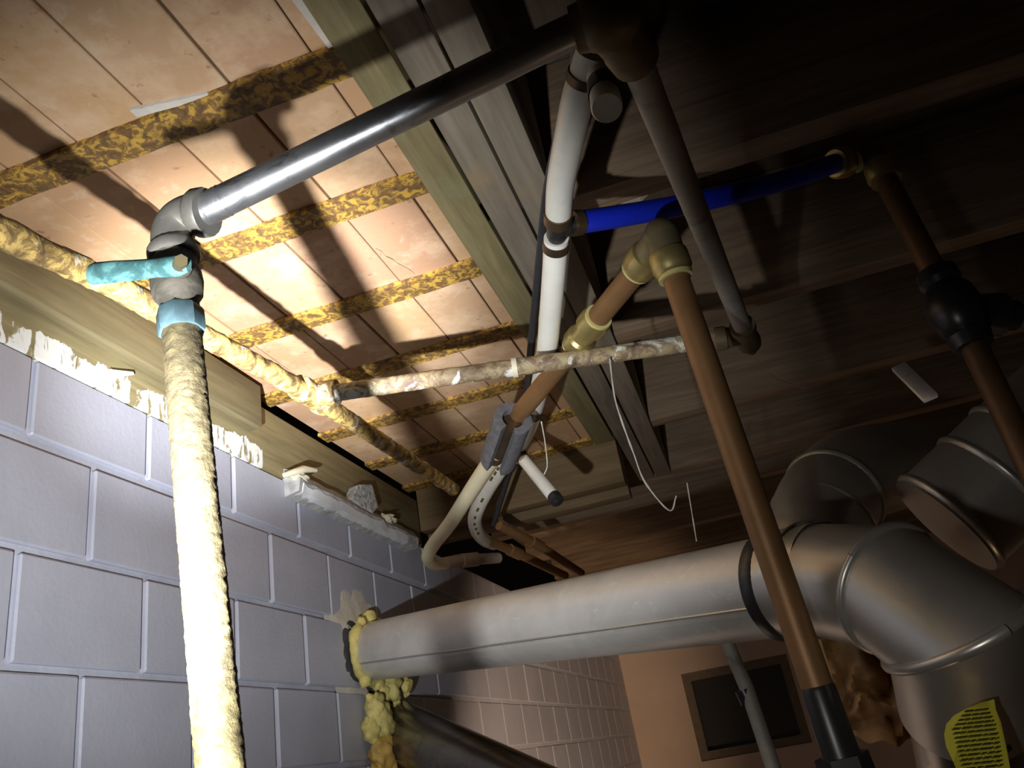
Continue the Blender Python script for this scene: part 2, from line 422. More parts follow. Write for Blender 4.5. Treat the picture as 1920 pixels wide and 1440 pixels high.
# far wall with a small dark window
wx0, wx1 = on(1297, 1350, 1, YF).x, on(1505, 1330, 1, YF).x
wz0, wz1 = on(1420, 1410, 1, YF).z, on(1400, 1240, 1, YF).z
mb = MB()
mb.box((-0.3, YF, FL), (wx0, YF + 0.3, CZ + 0.6)); mb.box((wx1, YF, FL), (6.2, YF + 0.3, CZ + 0.6))
mb.box((wx0, YF, FL), (wx1, YF + 0.3, wz0)); mb.box((wx0, YF, wz1), (wx1, YF + 0.3, CZ + 0.6))
struct(obj('wall_far', mb, 'wallfar', smooth=False), 'warm tan end wall with a small window')
struct(obj('wall_right', MB().box((6.0, -4.0, FL), (6.2, YF, CZ + 0.6)), 'wallfar', smooth=False), 'tan side wall')
wn = thing('window_1', 'small dark basement window in the end wall', 'window', ((wx0 + wx1) / 2, YF + 0.1, wz0)); del wn['category']; struct(wn)
t_ = 0.07
mb = MB().box((wx0, YF + 0.02, wz0), (wx0 + t_, YF + 0.2, wz1)).box((wx1 - t_, YF + 0.02, wz0), (wx1, YF + 0.2, wz1)).box((wx0 + t_, YF + 0.02, wz0), (wx1 - t_, YF + 0.2, wz0 + t_)).box((wx0 + t_, YF + 0.02, wz1 - t_), (wx1 - t_, YF + 0.2, wz1))
obj('window_frame', mb, 'frame', wn, smooth=False)
obj('pane', MB().box((wx0 + t_, YF + 0.12, wz0 + t_), (wx1 - t_, YF + 0.14, wz1 - t_)), 'glass', wn, smooth=False)

# brick ceiling carried by rusted bars
ce = struct(obj('ceiling', MB().box((-0.02, -1.7, CZ + 0.055), (0.80, 1.99, CZ + 0.2)), 'brick_mortar', smooth=False), 'terracotta brick ceiling laid between rusted steel bars')
bars = [-1.28, -0.91, -0.55, -0.190, 0.161, 0.520, 0.870, 1.232, 1.588, 1.935]
def brick_mesh(w, l, h, seed):
    bm = bmesh.new(); bmesh.ops.create_cube(bm, size=1.0)
    rr = random.Random(seed)
    for v in bm.verts: v.co = Vector((v.co.x * w, v.co.y * l, v.co.z * h)) + Vector((rr.uniform(-1, 1), rr.uniform(-1, 1), 0)) * 0.0005
    bmesh.ops.bevel(bm, geom=list(bm.edges), offset=0.0012, segments=1, affect='EDGES')
    me = bpy.data.meshes.new('brick'); bm.to_mesh(me); bm.free()
    me.materials.append(M['terracotta']); return me
xs = [-0.03, 0.125, 0.275, 0.430, 0.586, 0.742, 0.80]
bmesh_cache = {}
for i in range(len(bars) - 1):
    y0, y1 = bars[i], bars[i + 1]
    for j in range(len(xs) - 1):
        rr = random.Random(i * 31 + j)
        w = xs[j + 1] - xs[j]
        key = (round(w, 3), round(y1 - y0, 3), rr.randint(0, 1))
        if key not in bmesh_cache:
            bmesh_cache[key] = brick_mesh((w - 0.0045) * S, (y1 - y0 - 0.006) * S, 0.06 * S, len(bmesh_cache))
        b = link_mesh('brick', bmesh_cache[key], W(((xs[j] + xs[j + 1]) / 2 + rr.uniform(-.001, .001), (y0 + y1) / 2, CZ + 0.036 + 0.006 + rr.uniform(-.0025, .0025))), None, ce)
        b.rotation_euler = (rr.uniform(-.004, .004), rr.uniform(-.008, .008), rr.uniform(-.004, .004))
for i, y in enumerate(bars):
    rr = random.Random(i); mb = MB(); n = 44
    vs = []; fs = []
    for k in range(n + 1):
        x = -0.03 + (0.80 + 0.03) * k / n
        a = 0.034 + 0.0045 * noise.noise(Vector((x * 9, i * 5.3, 0))) + 0.002 * noise.noise(Vector((x * 40, i, 3)))
        b = 0.034 + 0.0035 * noise.noise(Vector((x * 11, i * 5.3, 9)))
        dz = 0.0018 * noise.noise(Vector((x * 25, i, 5)))
        vs += [(x, y - a, CZ + dz), (x, y + b, CZ + dz), (x, y + b, CZ + 0.012), (x, y - a, CZ + 0.012)]
    for k in range(n):
        o = 4 * k
        fs += [(o, o + 1, o + 5, o + 4), (o + 1, o + 2, o + 6, o + 5), (o + 2, o + 3, o + 7, o + 6), (o + 3, o, o + 4, o + 7)]
    fs += [(0, 3, 2, 1), (4 * n, 4 * n + 1, 4 * n + 2, 4 * n + 3)]
    mb.add(vs, fs)
    q = obj('steel_bar', mb, 'bar_rust', ce, smooth=False)
# white plaster smear at the bar and mortar beside the green board
mb = MB(); vs = [];
p0 = on(252, 219, 2, CZ); p1 = on(392, 182, 2, CZ)
n = 14
for k in range(n + 1):
    t = k / n; c = p0.lerp(p1, t); wv = 0.012 * (1 - 0.65 * t) + 0.004 * noise.noise(Vector((k * .7, 0, 0)))
    vs += [(c.x, c.y - wv, CZ + 0.004), (c.x, c.y + 0.006, CZ + 0.004), (c.x, c.y + 0.006, CZ + 0.014), (c.x, c.y - wv, CZ + 0.014)]
fs = []
for k in range(n):
    o = 4 * k
    fs += [(o, o + 1, o + 5, o + 4), (o + 1, o + 2, o + 6, o + 5), (o + 3, o, o + 4, o + 7), (o + 2, o + 3, o + 7, o + 6)]
fs += [(0, 3, 2, 1), (4 * n, 4 * n + 1, 4 * n + 2, 4 * n + 3)]
mb.add(vs, fs); q = obj('plaster_smear', mb, 'pale_mortar', ce); q['label'] = 'white plaster smear beside the first rusted bar'
obj('mortar_fill', MB().hexa([(0.752, -0.62, CZ + 0.003), (0.784, -0.62, CZ + 0.003), (0.784, -0.226, CZ + 0.003), (0.774, -0.226, CZ + 0.003), (0.752, -0.62, CZ + 0.02), (0.784, -0.62, CZ + 0.02), (0.784, -0.226, CZ + 0.02), (0.774, -0.226, CZ + 0.02)]), 'pale_mortar', ce, smooth=False)
ck = [on(u, v, 2, CZ + 0.010) for u, v in ((704, 466), (716, 472), (724, 481), (737, 487), (745, 494), (757, 500), (768, 506), (778, 514))]
ckw = [0.0008, 0.0022, 0.0024, 0.0030, 0.0024, 0.0014, 0.0022, 0.0006]
vs = []; fs = []
for p, w in zip(ck, ckw): vs += [(p.x, p.y - w, CZ + 0.0105), (p.x, p.y + w, CZ + 0.0105), (p.x, p.y, CZ + 0.02)]
for k in range(len(ck) - 1):
    o = 3 * k; fs += [(o, o + 1, o + 4, o + 3), (o + 1, o + 2, o + 5, o + 4), (o + 2, o, o + 3, o + 5)]
obj('crack', MB().add(vs, fs), 'brick_mortar', ce, smooth=False)
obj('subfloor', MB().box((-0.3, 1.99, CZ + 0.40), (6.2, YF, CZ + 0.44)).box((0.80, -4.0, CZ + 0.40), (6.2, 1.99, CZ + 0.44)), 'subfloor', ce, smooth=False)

# boards beside the brick field
bx = [0.783, 0.867, 0.946, 1.021]
tag(obj('beam_board', MB().box((bx[0], -1.9, CZ - 0.002), (bx[1] - 0.004, 2.0, CZ + 0.38)), 'treated', bevel=0.003), 'olive treated board edging the terracotta brick ceiling', 'beam', 'doubled beam boards')
tag(obj('beam_board', MB().box((bx[1] + 0.002, -1.9, CZ + 0.004), (bx[2] - 0.004, 2.64, CZ + 0.38)), 'grey_wood', bevel=0.003), 'weathered grey beam board between the olive board and the outer board', 'beam', 'doubled beam boards')
tag(obj('beam_board', MB().box((bx[2] + 0.003, -1.9, CZ), (bx[3], 2.64, CZ + 0.38)), 'grey_wood', bevel=0.003), 'outer weathered beam board with the joists butting against it', 'beam', 'doubled beam boards')
# joists
jy = [-0.40, 0.362, 1.075, 1.870, 2.575, 3.02, 3.72, 4.42, 5.12, 5.82]
jl = ['floor joist overhead behind the corner fitting of the grey pipes', 'floor joist running just above the blue pipe',
      'floor joist with a torn board scrap, behind the brass elbow', 'floor joist above the rusty tee fitting of the grey pipe', 'floor joist where the weathered beam boards end',
      'first joist past the end of the beam boards', 'second joist past the end of the beam boards', 'third joist past the end of the beam boards', 'last but one joist before the end wall', 'joist nearest the end wall']
for y, lb in zip(jy, jl):
    x0 = bx[3] + 0.004 if y < 2.6 else 0.0
    if 2.5 < y < 2.6: x0 = bx[3] + 0.004
    tag(obj('floor_joist', MB().box((x0, y, CZ), (5.9, y + 0.078, CZ + 0.395)), 'joist', bevel=0.003), lb, 'joist', 'floor joists')
tag(obj('header_beam', MB().box((0.0, 1.975, 0.235), (bx[1] - 0.002, 2.05, CZ + 0.395)), 'header', bevel=0.003), 'wide brown header board across the far end of the brick ceiling', 'beam')
tag(obj('header_beam', MB().box((0.0, 2.055, 0.20), (bx[1] - 0.002, 2.13, CZ + 0.395)), 'header', bevel=0.003), 'second header board, hanging a little lower behind the first', 'beam')
# planks on top of the block wall
tag(obj('rim_plank', MB().box((-0.07, -1.9, WT), (0.0, 1.97, 0.366)), 'rim', bevel=0.002), 'long treated plank on top of the block wall, white paint smeared along its foot', 'plank')
tag(obj('ledger_plank', MB().box((0.001, -1.9, 0.262), (0.042, 0.735, 0.392)), 'ledger', bevel=0.002), 'shorter plank nailed to the face of the wall plank behind the blue valve lever', 'plank')

# ---------------------------------------------------------------- steel water pipes
PY = -0.50
RT = on(340, 612, 1, PY); RB = on(414, 1440, 1, PY)
dr = (RB - RT).normalized(); RF = RT + dr * ((FL - RT.z) / dr.z)
vt = on(325, 470, 1, PY)      # top of the valve = bottom of the elbow
el = on(316, 408, 1, PY)      # elbow corner
g0 = on(385, 393, 1, PY); g1 = on(1095, 48, 1, PY)
RV = thing('riser_pipe', 'crusted brown vertical pipe with a ball valve, in front of the block wall', 'pipe', RF)
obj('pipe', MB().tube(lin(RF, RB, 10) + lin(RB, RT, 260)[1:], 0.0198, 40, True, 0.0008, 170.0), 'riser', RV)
n0 = RT + dr * 0.008; n1 = RT - dr * 0.020
obj('union_nut', MB().lathe(n0, n1, [(0, 0.020), (0.0, 0.0235), (0.12, 0.0245), (0.85, 0.0245), (1.0, 0.0225), (1, 0.018)], 8), 'blue_nut', RV, ang=25)
vb = MB().lathe(n1, vt, [(0, 0.018), (0.0, 0.0205), (0.16, 0.0205), (0.24, 0.0255), (0.42, 0.0275), (0.6, 0.0265), (0.74, 0.022), (0.8, 0.0235), (1.0, 0.0235), (1, 0.015)], 20)
obj('valve_body', vb, 'valve', RV)
hp = on(338, 498, 1, PY - 0.030); ht = on(166, 514, 1, PY - 0.035)
hd = (ht - hp)
st0 = on(336, 510, 1, PY - 0.010)
obj('valve_stem', MB().lathe(st0, hp + (hp - st0) * 0.25, [(0, 0.012), (0.7, 0.012), (0.7, 0.008), (1, 0.008)], 12), 'valve', RV)
hpath = [hp + hd * t for t in (-0.09, 0.0, 0.12, 0.25, 0.45, 0.7, 0.93, 0.985, 1.0)]
lev = obj('lever_handle', MB().tube(hpath, [0.008, 0.012, 0.0115, 0.0105, 0.0115, 0.0125, 0.0125, 0.010, 0.004], 14, True, 0.0008, 60, 0.55, up=(0, 1, 0.2)), 'verdigris', RV)
lev['label'] = 'blue green corroded lever handle'
obj('handle_nut', MB().lathe(hp + (hp - st0) * 0.2, hp + (hp - st0) * 0.75, [(0, 0.007), (1, 0.007)], 6), 'brass_dull', lev, smooth=False)
# galvanised run
GP = thing('galvanised_pipe', 'shiny galvanised pipe crossing from the valve elbow to the dark corner fitting', 'pipe', el)
ud = (vt - el).normalized(); gd = (g1 - g0).normalized()
def elbow(a, c, b, r, parent, mat, name='elbow', flare=0.007, k=10):
    a = Vector(a); c = Vector(c); b = Vector(b)
    pts = []; 
    for i in range(k + 1):
        t = i / k; pts.append(a * (1 - t) ** 2 + c * 2 * t * (1 - t) + b * t * t)
    mb = MB().tube(pts, r, 22)
    o = obj(name, mb, mat, parent)
    for q, dd in ((a, (a - c).normalized()), (b, (b - c).normalized())):
        obj('elbow_collar', MB().lathe(q - dd * 0.007, q + dd * 0.013, [(0, r * 0.98), (0.25, r + flare * 0.6), (0.42, r + flare), (0.9, r + flare), (1, r + flare * 0.8), (1, r * 0.7)], 22), mat, o)
    return o
elbow(vt + (el - vt) * 0.02, el, g0 - gd * 0.010, 0.0228, GP, 'fitting', flare=0.0048, k=16)
obj('pipe', MB().tube(lin(g0 - gd * 0.006, g1, 60), 0.0177, 26, True, 0.0003, 30), 'galv', GP)
obj('pipe_thread', MB().lathe(g0 + gd * 0.002, g0 + gd * 0.026, [(k / 10, 0.0181 + 0.0006 * (k % 2)) for k in range(11)], 22), 'galv', GP)
# corner fitting and the dull grey pipe
F = on(1138, 36, 1, PY); F2 = on(1185, 95, 1, PY + 0.06)
G = Vector(on(1392, 612, 1, 0.43)); 
GPN = thing('grey_pipe', 'dull grey pipe from the dark corner fitting past the blue pipe to a tee', 'pipe', G)
FT = obj('corner_fitting', MB().blob(F, 0.034, 0.12, 2.5, 24, 16, 3).lathe(g1 - gd * 0.012, F, [(0, 0.018), (0.0, 0.024), (0.35, 0.026), (0.4, 0.028), (1, 0.03)], 22)
         .lathe(F, F2 + (G - F2).normalized() * 0.015, [(0, 0.03), (0.6, 0.0265), (0.7, 0.0285), (1, 0.0275), (1, 0.016)], 22), 'brown_cast', GPN)
FT['label'] = 'brown cast corner fitting'
obj('pipe', MB().tube(lin(F2, G, 40), 0.0182, 24, True, 0.0004, 30), 'galv_dull', GPN)
gdir = (G - F2).normalized()
TG = G + gdir * 0.05
tf = obj('tee_fitting', MB().lathe(G - gdir * 0.006, G + gdir * 0.105, [(0, 0.019), (0.0, 0.0255), (0.2, 0.0265), (0.26, 0.0235), (0.75, 0.0235), (0.8, 0.0265), (1, 0.0255), (1, 0.014)], 20)
         .lathe(TG, TG + Vector((-0.062, -0.004, 0.006)), [(0, 0.02), (0.6, 0.0215), (0.66, 0.0255), (1, 0.0255), (1, 0.014)], 20), 'brown_cast', GPN)
obj('plug', MB().lathe(G + gdir * 0.10, G + gdir * 0.155, [(0, 0.016), (0.5, 0.016), (0.55, 0.0115), (1, 0.0105)], 8), 'brown_cast', tf)
# rusted run along the wall and its branch
T = on(585, 742, 0, 0.43)
BP = thing('branch_pipe', 'peeling rust and white pipe crossing from the wall run to the grey pipe', 'pipe', T)
b0 = T + Vector((0.045, 0.003, -0.006)); b1 = TG + Vector((-0.05, -0.003, 0.005))
obj('pipe', MB().tube(lin(b0, b1, 130), 0.0185, 22, True, 0.0016, 55), 'branch_rust', BP)
obj('cable_tie', MB().lathe(b0.lerp(b1, 0.465), b0.lerp(b1, 0.478), [(0, 0.02), (0, 0.0215), (1, 0.0215), (1, 0.02)], 20), 'caulk', BP)
RP = thing('wall_run_pipe', 'heavily rusted pipe running along the block wall under the brick ceiling, with a tee', 'pipe', T)
pa = on(0, 435, 0, 0.43); pb = on(200, 528, 0, 0.43); pz = on(850, 917, 0, 0.43)
yp = [pa + (pa - T) * 2.2, pa, pb, T, on(715, 828, 0, 0.43), pz]
yy = []
for a, b in zip(yp[:-1], yp[1:]):
    k = max(6, int(abs(b[1] - a[1]) / 0.012)); yy += lin(a, b, k)[:-1]
yy.append(Vector(yp[-1]))
obj('pipe', MB().tube(yy, 0.0195, 22, True, 0.0036, 40), 'pipe_rust', RP)
td = (pz - T).normalized()
obj('tee_fitting', MB().lathe(T - td * 0.055, T + td * 0.055, [(0, 0.019), (0, 0.0275), (0.2, 0.029), (0.27, 0.026), (0.73, 0.026), (0.8, 0.029), (1, 0.0275), (1, 0.019)], 24)
    .lathe(T, b0 + Vector((0.012, 0, -0.001)), [(0, 0.022), (0.55, 0.024), (0.6, 0.0275), (1, 0.0275), (1, 0.018)], 24), 'pipe_rust', RP)

# ---------------------------------------------------------------- white, blue and black lines
K = 1.55                 # these lines hang further back than the steel pipes
class MBK(MB):
    def tube(s, pts, r, *a, **k): return MB.tube(s, pts, [q * K for q in r] if isinstance(r, (list, tuple)) else r * K, *a, **k)
    def lathe(s, p0, p1, prof, *a, **k): return MB.lathe(s, p0, p1, [(h, r * K) for h, r in prof], *a, **k)
    def blob(s, c, r, *a, **k): return MB.blob(s, c, r * K, *a, **k)
def pe(u, v, d): return pd(u, v, d * K)
PD = lambda *a: [pe(*q) for q in a]
wp = PD((1112, 96, .70), (1085, 180, .735), (1067, 262, .79), (1051, 345, .87), (1047, 402, .925))
WP = thing('white_pex_pipe', 'thick white plastic pipe curving down from the corner fitting to the black tee', 'pipe', wp[-1])
obj('pipe', MBK().tube(cat_rom(wp, 8), 0.0150, 22), 'pex', WP)
obj('crimp_ring', MBK().lathe(pe(1047, 398, .92), pe(1046, 414, .935), [(0, 0.0155), (0, 0.0165), (1, 0.0165), (1, 0.0155)], 22), 'ring', WP)
obj('crimp_ring', MBK().lathe(pe(1099, 136, .715), pe(1094, 152, .722), [(0, 0.0155), (0, 0.0165), (1, 0.0165), (1, 0.0155)], 22), 'ring', WP)
tc = pe(1045, 428, .945)
TE = thing('pipe_tee', 'black plastic tee joining the white pipes to the blue pipe', 'fitting', tc)
obj('tee_body', MBK().lathe(pe(1047, 405, .925), pe(1043, 458, .975), [(0, 0.0105), (0.3, 0.0105), (0.35, 0.0125), (0.65, 0.0125), (0.7, 0.0105), (1, 0.0105)], 18).lathe(tc, pe(1076, 421, .955), [(0, 0.011), (0.5, 0.0125), (0.55, 0.010), (1, 0.010)], 18), 'black', TE)
lp = PD((1043, 446, .965), (1038, 520, 1.02), (1031, 600, 1.10), (1024, 665, 1.18), (1010, 735, 1.33), (992, 800, 1.50), (962, 858, 1.62))
LPP = thing('white_pex_pipe', 'white plastic pipe below the black tee, passing behind the rusty crossing pipe', 'pipe', lp[-1])
obj('pipe', MBK().tube(cat_rom(lp, 8), 0.0148, 22), 'pex', LPP)
obj('crimp_ring', MBK().lathe(pe(1043, 452, .97), pe(1042, 466, .98), [(0, 0.015), (0, 0.0163), (1, 0.0163), (1, 0.015)], 22), 'ring', LPP)
obj('crimp_ring', MBK().lathe(pe(1003, 764, 1.405), pe(999, 776, 1.43), [(0, 0.015), (0, 0.0163), (1, 0.0163), (1, 0.015)], 22), 'ring', LPP)
bp = PD((1078, 418, .955), (1150, 407, .985), (1260, 388, 1.03), (1380, 362, 1.07), (1480, 335, 1.11), (1568, 306, 1.15))
BL = thing('blue_pex_pipe', 'bright blue plastic pipe running from the black tee to the brass elbow', 'pipe', bp[0])
obj('pipe', MBK().tube(cat_rom(bp, 8), 0.0137, 22), 'blue', BL)
cr = obj('crimp_ring', MBK().lathe(pe(1072, 419, .952), pe(1087, 417, .958), [(0, 0.0138), (0, 0.0152), (1, 0.0152), (1, 0.0138)], 22), 'ring', BL)
cr['label'] = 'copper crimp ring'
s0 = pe(1118, 92, .79); s1 = pe(1138, 203, .625)
ST = thing('capped_pipe_stub', 'short white pipe stub pointing down with a round white cap and black band', 'pipe', s1)
obj('pipe', MBK().lathe(s0, s1, [(0, 0.0115), (0.1, 0.0132), (0.66, 0.0128), (0.66, 0.010)], 24), 'pex', ST)
obj('band', MBK().lathe(s0.lerp(s1, 0.66), s0.lerp(s1, 0.83), [(0, 0.010), (0, 0.0133), (1, 0.0133), (1, 0.010)], 24), 'black', ST)
obj('cap', MBK().lathe(s0.lerp(s1, 0.83), s1, [(0, 0.010), (0, 0.0122), (0.9, 0.0122), (1, 0.0112), (1.0, 0.004)], 24), 'pex', ST)
obj('crimp_ring', MBK().lathe(s0.lerp(s1, 0.06), s0.lerp(s1, 0.2), [(0, 0.011), (0, 0.0142), (1, 0.0142), (1, 0.011)], 24), 'ring', ST)
kp = PD((1086, 84, .80), (1062, 190, .86), (1028, 350, .97), (1014, 470, 1.06), (1005, 560, 1.14), (996, 650, 1.25), (988, 740, 1.41), (980, 785, 1.60), (957, 880, 1.74), (925, 985, 1.86))
tag(obj('black_cable', MBK().tube(cat_rom(kp, 8), 0.0062, 10, True, flat=0.6), 'cable'), 'flat black cable running alongside the white pipes', 'cable')

# ---------------------------------------------------------------- copper with brass push fittings
ec = pe(1240, 442, .935)
c1 = pe(1212, 484, .965); c2 = pe(1254, 484, .925)
cpb = pd(957, 797, 2.10)
vbm = on(1568, 1390, 1, 0.22)
CE = thing('brass_elbow', 'brass push-fit elbow at the top of the two copper pipes', 'fitting', ec)
d1 = (cpb - c1).normalized() * K; d2 = (vbm - c2).normalized() * K
obj('elbow_body', MBK().blob(ec, 0.0205, 0.05, 2, 20, 14, 1).lathe(ec, c1, [(0, 0.019), (1, 0.0185)], 20).lathe(ec, c2, [(0, 0.0205), (1, 0.0195)], 20), 'brass_dull', CE)
for c, d in ((c1, d1), (c2, d2)):
    k = obj('push_collar', MBK().lathe(c - d * 0.008, c + d * 0.022, [(0, 0.018), (0.05, 0.0215), (0.2, 0.0225), (0.75, 0.0225), (0.85, 0.0205), (1, 0.0205), (1, 0.014)], 24), 'brass', CE)
    obj('release_ring', MBK().lathe(c + d * 0.0215, c + d * 0.0262, [(0, 0.0165), (0, 0.0192), (1, 0.0192), (1, 0.0155)], 24), 'collar', k)
CP1 = thing('copper_pipe', 'copper pipe slanting down from the brass elbow into grey foam, with a brass coupling', 'pipe', cpb)
obj('pipe', MBK().tube(lin(c1 + d1 * 0.01, cpb, 12), 0.0148, 22), 'copper', CP1)
k0 = pd(1122, 592, 1.68); k1 = pd(1088, 640, 1.76)
kd = d1
km = c1 + d1 * ((k0 - c1).length + (k1 - c1).length) * 0.5 / K
cu = obj('push_coupling', MBK().lathe(km - kd * 0.036, km + kd * 0.036, [(0, 0.0155), (0, 0.0195), (0.1, 0.0215), (0.3, 0.0215), (0.36, 0.0178), (0.64, 0.0178), (0.7, 0.0215), (0.9, 0.0215), (1, 0.0195), (1, 0.0155)], 24), 'brass', CP1)
for s_ in (-1, 1):
    obj('release_ring', MBK().lathe(km + kd * 0.0355 * s_, km + kd * 0.040 * s_, [(0, 0.0152), (0, 0.0185), (1, 0.0185), (1, 0.0152)], 24), 'collar', cu)
CP2 = thing('copper_pipe', 'long dull copper pipe dropping from the brass elbow in front of the silver duct', 'pipe', vbm)
obj('pipe', MBK().tube(lin(c2 + d2 * 0.01, vbm - d2 * 0.05, 20), 0.0150, 22), 'copper', CP2)
obj('black_sleeve', MBK().lathe(vbm - d2 * 0.050, vbm + d2 * 0.03, [(0, 0.0148), (0.05, 0.0162), (1, 0.0180)], 22), 'tape', CP2)
obj('nut', MBK().lathe(vbm + d2 * 0.012, vbm + d2 * 0.10, [(0, 0.017), (0, 0.0245), (0.35, 0.0255), (1, 0.0255)], 6), 'black', CP2, smooth=False)
obj('pipe_foot', MBK().tube(lin(vbm + d2 * 0.09, vbm + d2 * 0.9, 4), 0.016, 18), 'copper_dark', CP2)
# dark copper on the right
rc0 = pe(1600, 302, 1.17); rc1 = pe(1652, 318, 1.15); rcb = pe(1885, 770, .98)
RE = thing('brass_elbow', 'dark brass elbow at the end of the blue pipe', 'fitting', rc0)
rd = (pe(1735, 500, 1.06) - rc1).normalized() * K
obj('elbow_body', MBK().tube(cat_rom([rc0, pe(1630, 285, 1.175), rc1], 6), 0.0185, 20), 'brass_dull', RE)
bd = (rc0 - bp[-1]).normalized() * K
obj('push_collar', MBK().lathe(bp[-1] - bd * 0.004, bp[-1] + bd * 0.026, [(0, 0.014), (0, 0.019), (0.15, 0.022), (0.8, 0.022), (1, 0.018)], 22), 'brass', RE)
obj('push_collar', MBK().lathe(rc1 - rd * 0.01, rc1 + rd * 0.022, [(0, 0.016), (0.05, 0.0215), (0.75, 0.0225), (0.85, 0.0205), (1, 0.0205), (1, 0.014)], 22), 'brass', RE)
va = pe(1770, 545, 1.04); vb_ = pe(1815, 625, 1.01); re_ = pe(1960, 930, .90); re_ = vb_ + (re_ - vb_) * 3.2
RCP = thing('copper_pipe', 'dark copper pipe in shadow below the far brass elbow, with a heavy valve', 'pipe', re_)
obj('pipe', MBK().tube(lin(rc1 + rd * 0.01, va, 10), 0.0150, 20), 'copper_dark', RCP)
obj('pipe', MBK().tube(lin(vb_, re_, 14), 0.0155, 20), 'copper_dark', RCP)
vo = obj('valve', MBK().lathe(va - rd * 0.03, vb_ + rd * 0.02, [(0, 0.016), (0, 0.024), (0.14, 0.026), (0.2, 0.021), (0.3, 0.03), (0.55, 0.034), (0.75, 0.028), (0.82, 0.021), (0.86, 0.026), (1, 0.023), (1, 0.015)], 20), 'black', RCP)
vm = (va + vb_) / 2
obj('valve_handle', MBK().lathe(vm, vm + RC.transposed() @ Vector((0.115, 0.008, 0.0)), [(0, 0.014), (0.4, 0.012), (0.45, 0.026), (0.75, 0.028), (0.8, 0.02), (1, 0.019)], 12), 'black', vo)

# ---------------------------------------------------------------- pipe bundle at the far end of the brick ceiling
def pf(u, v, d): return pd(u, v, d * 1.75)
PF = lambda *a: [pf(*q) for q in a]
f0 = pf(962, 785, 1.15); f1 = pf(934, 862, 1.235)
FO = thing('pipe_insulation', 'split grey foam sleeve around the lower end of the slanting copper pipe', 'insulation', f1)
ax = (f1 - f0).normalized()
n = 30; vs = []; fs = []
ref = RC.transposed() @ Vector((0, 0, -1)); ref = (ref - ax * ref.dot(ax)).normalized(); w_ = ax.cross(ref)
for i, pnt in enumerate(lin(f0, f1, 10)):
    for j in range(n + 1):
        a = math.radians(22 + (360 - 44) * j / n)
        d = ref * math.cos(a) + w_ * math.sin(a)
        for r_ in (0.027, 0.048):
            vs.append(pnt + d * (r_ + (0.0012 * noise.noise(pnt * 60 + d * 3) if r_ > .03 else 0)))
R_ = 2 * (n + 1)
for i in range(10):
    for j in range(n):
        a = i * R_ + 2 * j
        fs += [(a, a + R_, a + R_ + 2, a + 2), (a + 1, a + 3, a + R_ + 3, a + R_ + 1)]
    a = i * R_; fs.append((a, a + 1, a + R_ + 1, a + R_)); a = i * R_ + 2 * n; fs.append((a, a + R_, a + R_ + 1, a + 1))
for i in (0, 10):
    for j in range(n):
        a = i * R_ + 2 * j; fs.append((a, a + 2, a + 3, a + 1))
obj('foam_sleeve', MB().add(vs, fs), 'foam', FO)
obj('pipe_collar', MBK().lathe(f0 + ax * 0.02, f0 + ax * 0.155, [(0, 0.0155), (0, 0.017), (0.2, 0.017), (0.25, 0.0162), (0.75, 0.0162), (0.8, 0.017), (1, 0.017)], 18), 'ring', FO)
cp = PF((938, 842, 1.215), (915, 872, 1.26), (880, 925, 1.34), (845, 980, 1.43), (815, 1018, 1.5), (803, 1040, 1.545), (806, 1052, 1.60), (822, 1058, 1.68), (860, 1050, 1.85))
CRM = thing('cream_pex_pipe', 'cream plastic pipe curving down and hooking away below the grey foam sleeve', 'pipe', cp[6])
obj('pipe', MBK().tube(cat_rom(cp, 8), 0.0143, 20), 'cream', CRM)
obj('crimp_ring', MBK().lathe(pf(932, 850, 1.225), pf(926, 858, 1.238), [(0, 0.0145), (0, 0.016), (1, 0.016), (1, 0.0145)], 20), 'ring', CRM)
gp = PF((951, 850, 1.28), (938, 878, 1.32), (915, 915, 1.39), (897, 950, 1.46), (890, 975, 1.52), (895, 997, 1.58), (908, 1012, 1.66), (925, 1020, 1.78))
GX = thing('printed_pex_pipe', 'off-white plastic pipe with printed marks bending beside the cream pipe', 'pipe', gp[5])
obj('pipe', MBK().tube(cat_rom(gp, 8), 0.0146, 20), 'greypex', GX)
gpc = cat_rom(gp, 10)
for i, t in enumerate((6, 9, 12, 22, 27, 32, 37, 41, 45)):
    a = gpc[t]; b = gpc[t + 2]; tt = (b - a).normalized()
    tov = (CC - a).normalized(); tov = (tov - tt * tov.dot(tt)).normalized()
    sd = tt.cross(tov)
    q = (tov + sd * (0.25 if i < 3 else -0.1)).normalized() * 0.0143 * K
    wv = sd * (0.0036)
    obj('printed_mark', MBK().hexa([a + q - wv, b + q - wv, b + q + wv, a + q + wv, a + q * 1.05 - wv, b + q * 1.05 - wv, b + q * 1.05 + wv, a + q * 1.05 + wv]), 'ink', GX, smooth=False)
w0 = pd(974, 852, 2.45); w1 = pd(1046, 940, 2.25)
WS = thing('white_pipe_stub', 'straight white pipe stub with a black tip sticking out of the pipe bundle', 'pipe', w1)
obj('pipe', MBK().lathe(w0, w1, [(0, 0.0118), (0.9, 0.0122), (0.9, 0.009)], 20), 'pex', WS)
obj('tip', MBK().lathe(w0.lerp(w1, 0.9), w1, [(0, 0.009), (0, 0.0124), (0.9, 0.0124), (1, 0.009)], 20), 'black', WS)
obj('crimp_ring', MBK().lathe(w0.lerp(w1, 0.03), w0.lerp(w1, 0.13), [(0, 0.011), (0, 0.0135), (1, 0.0135), (1, 0.011)], 20), 'ring', WS)

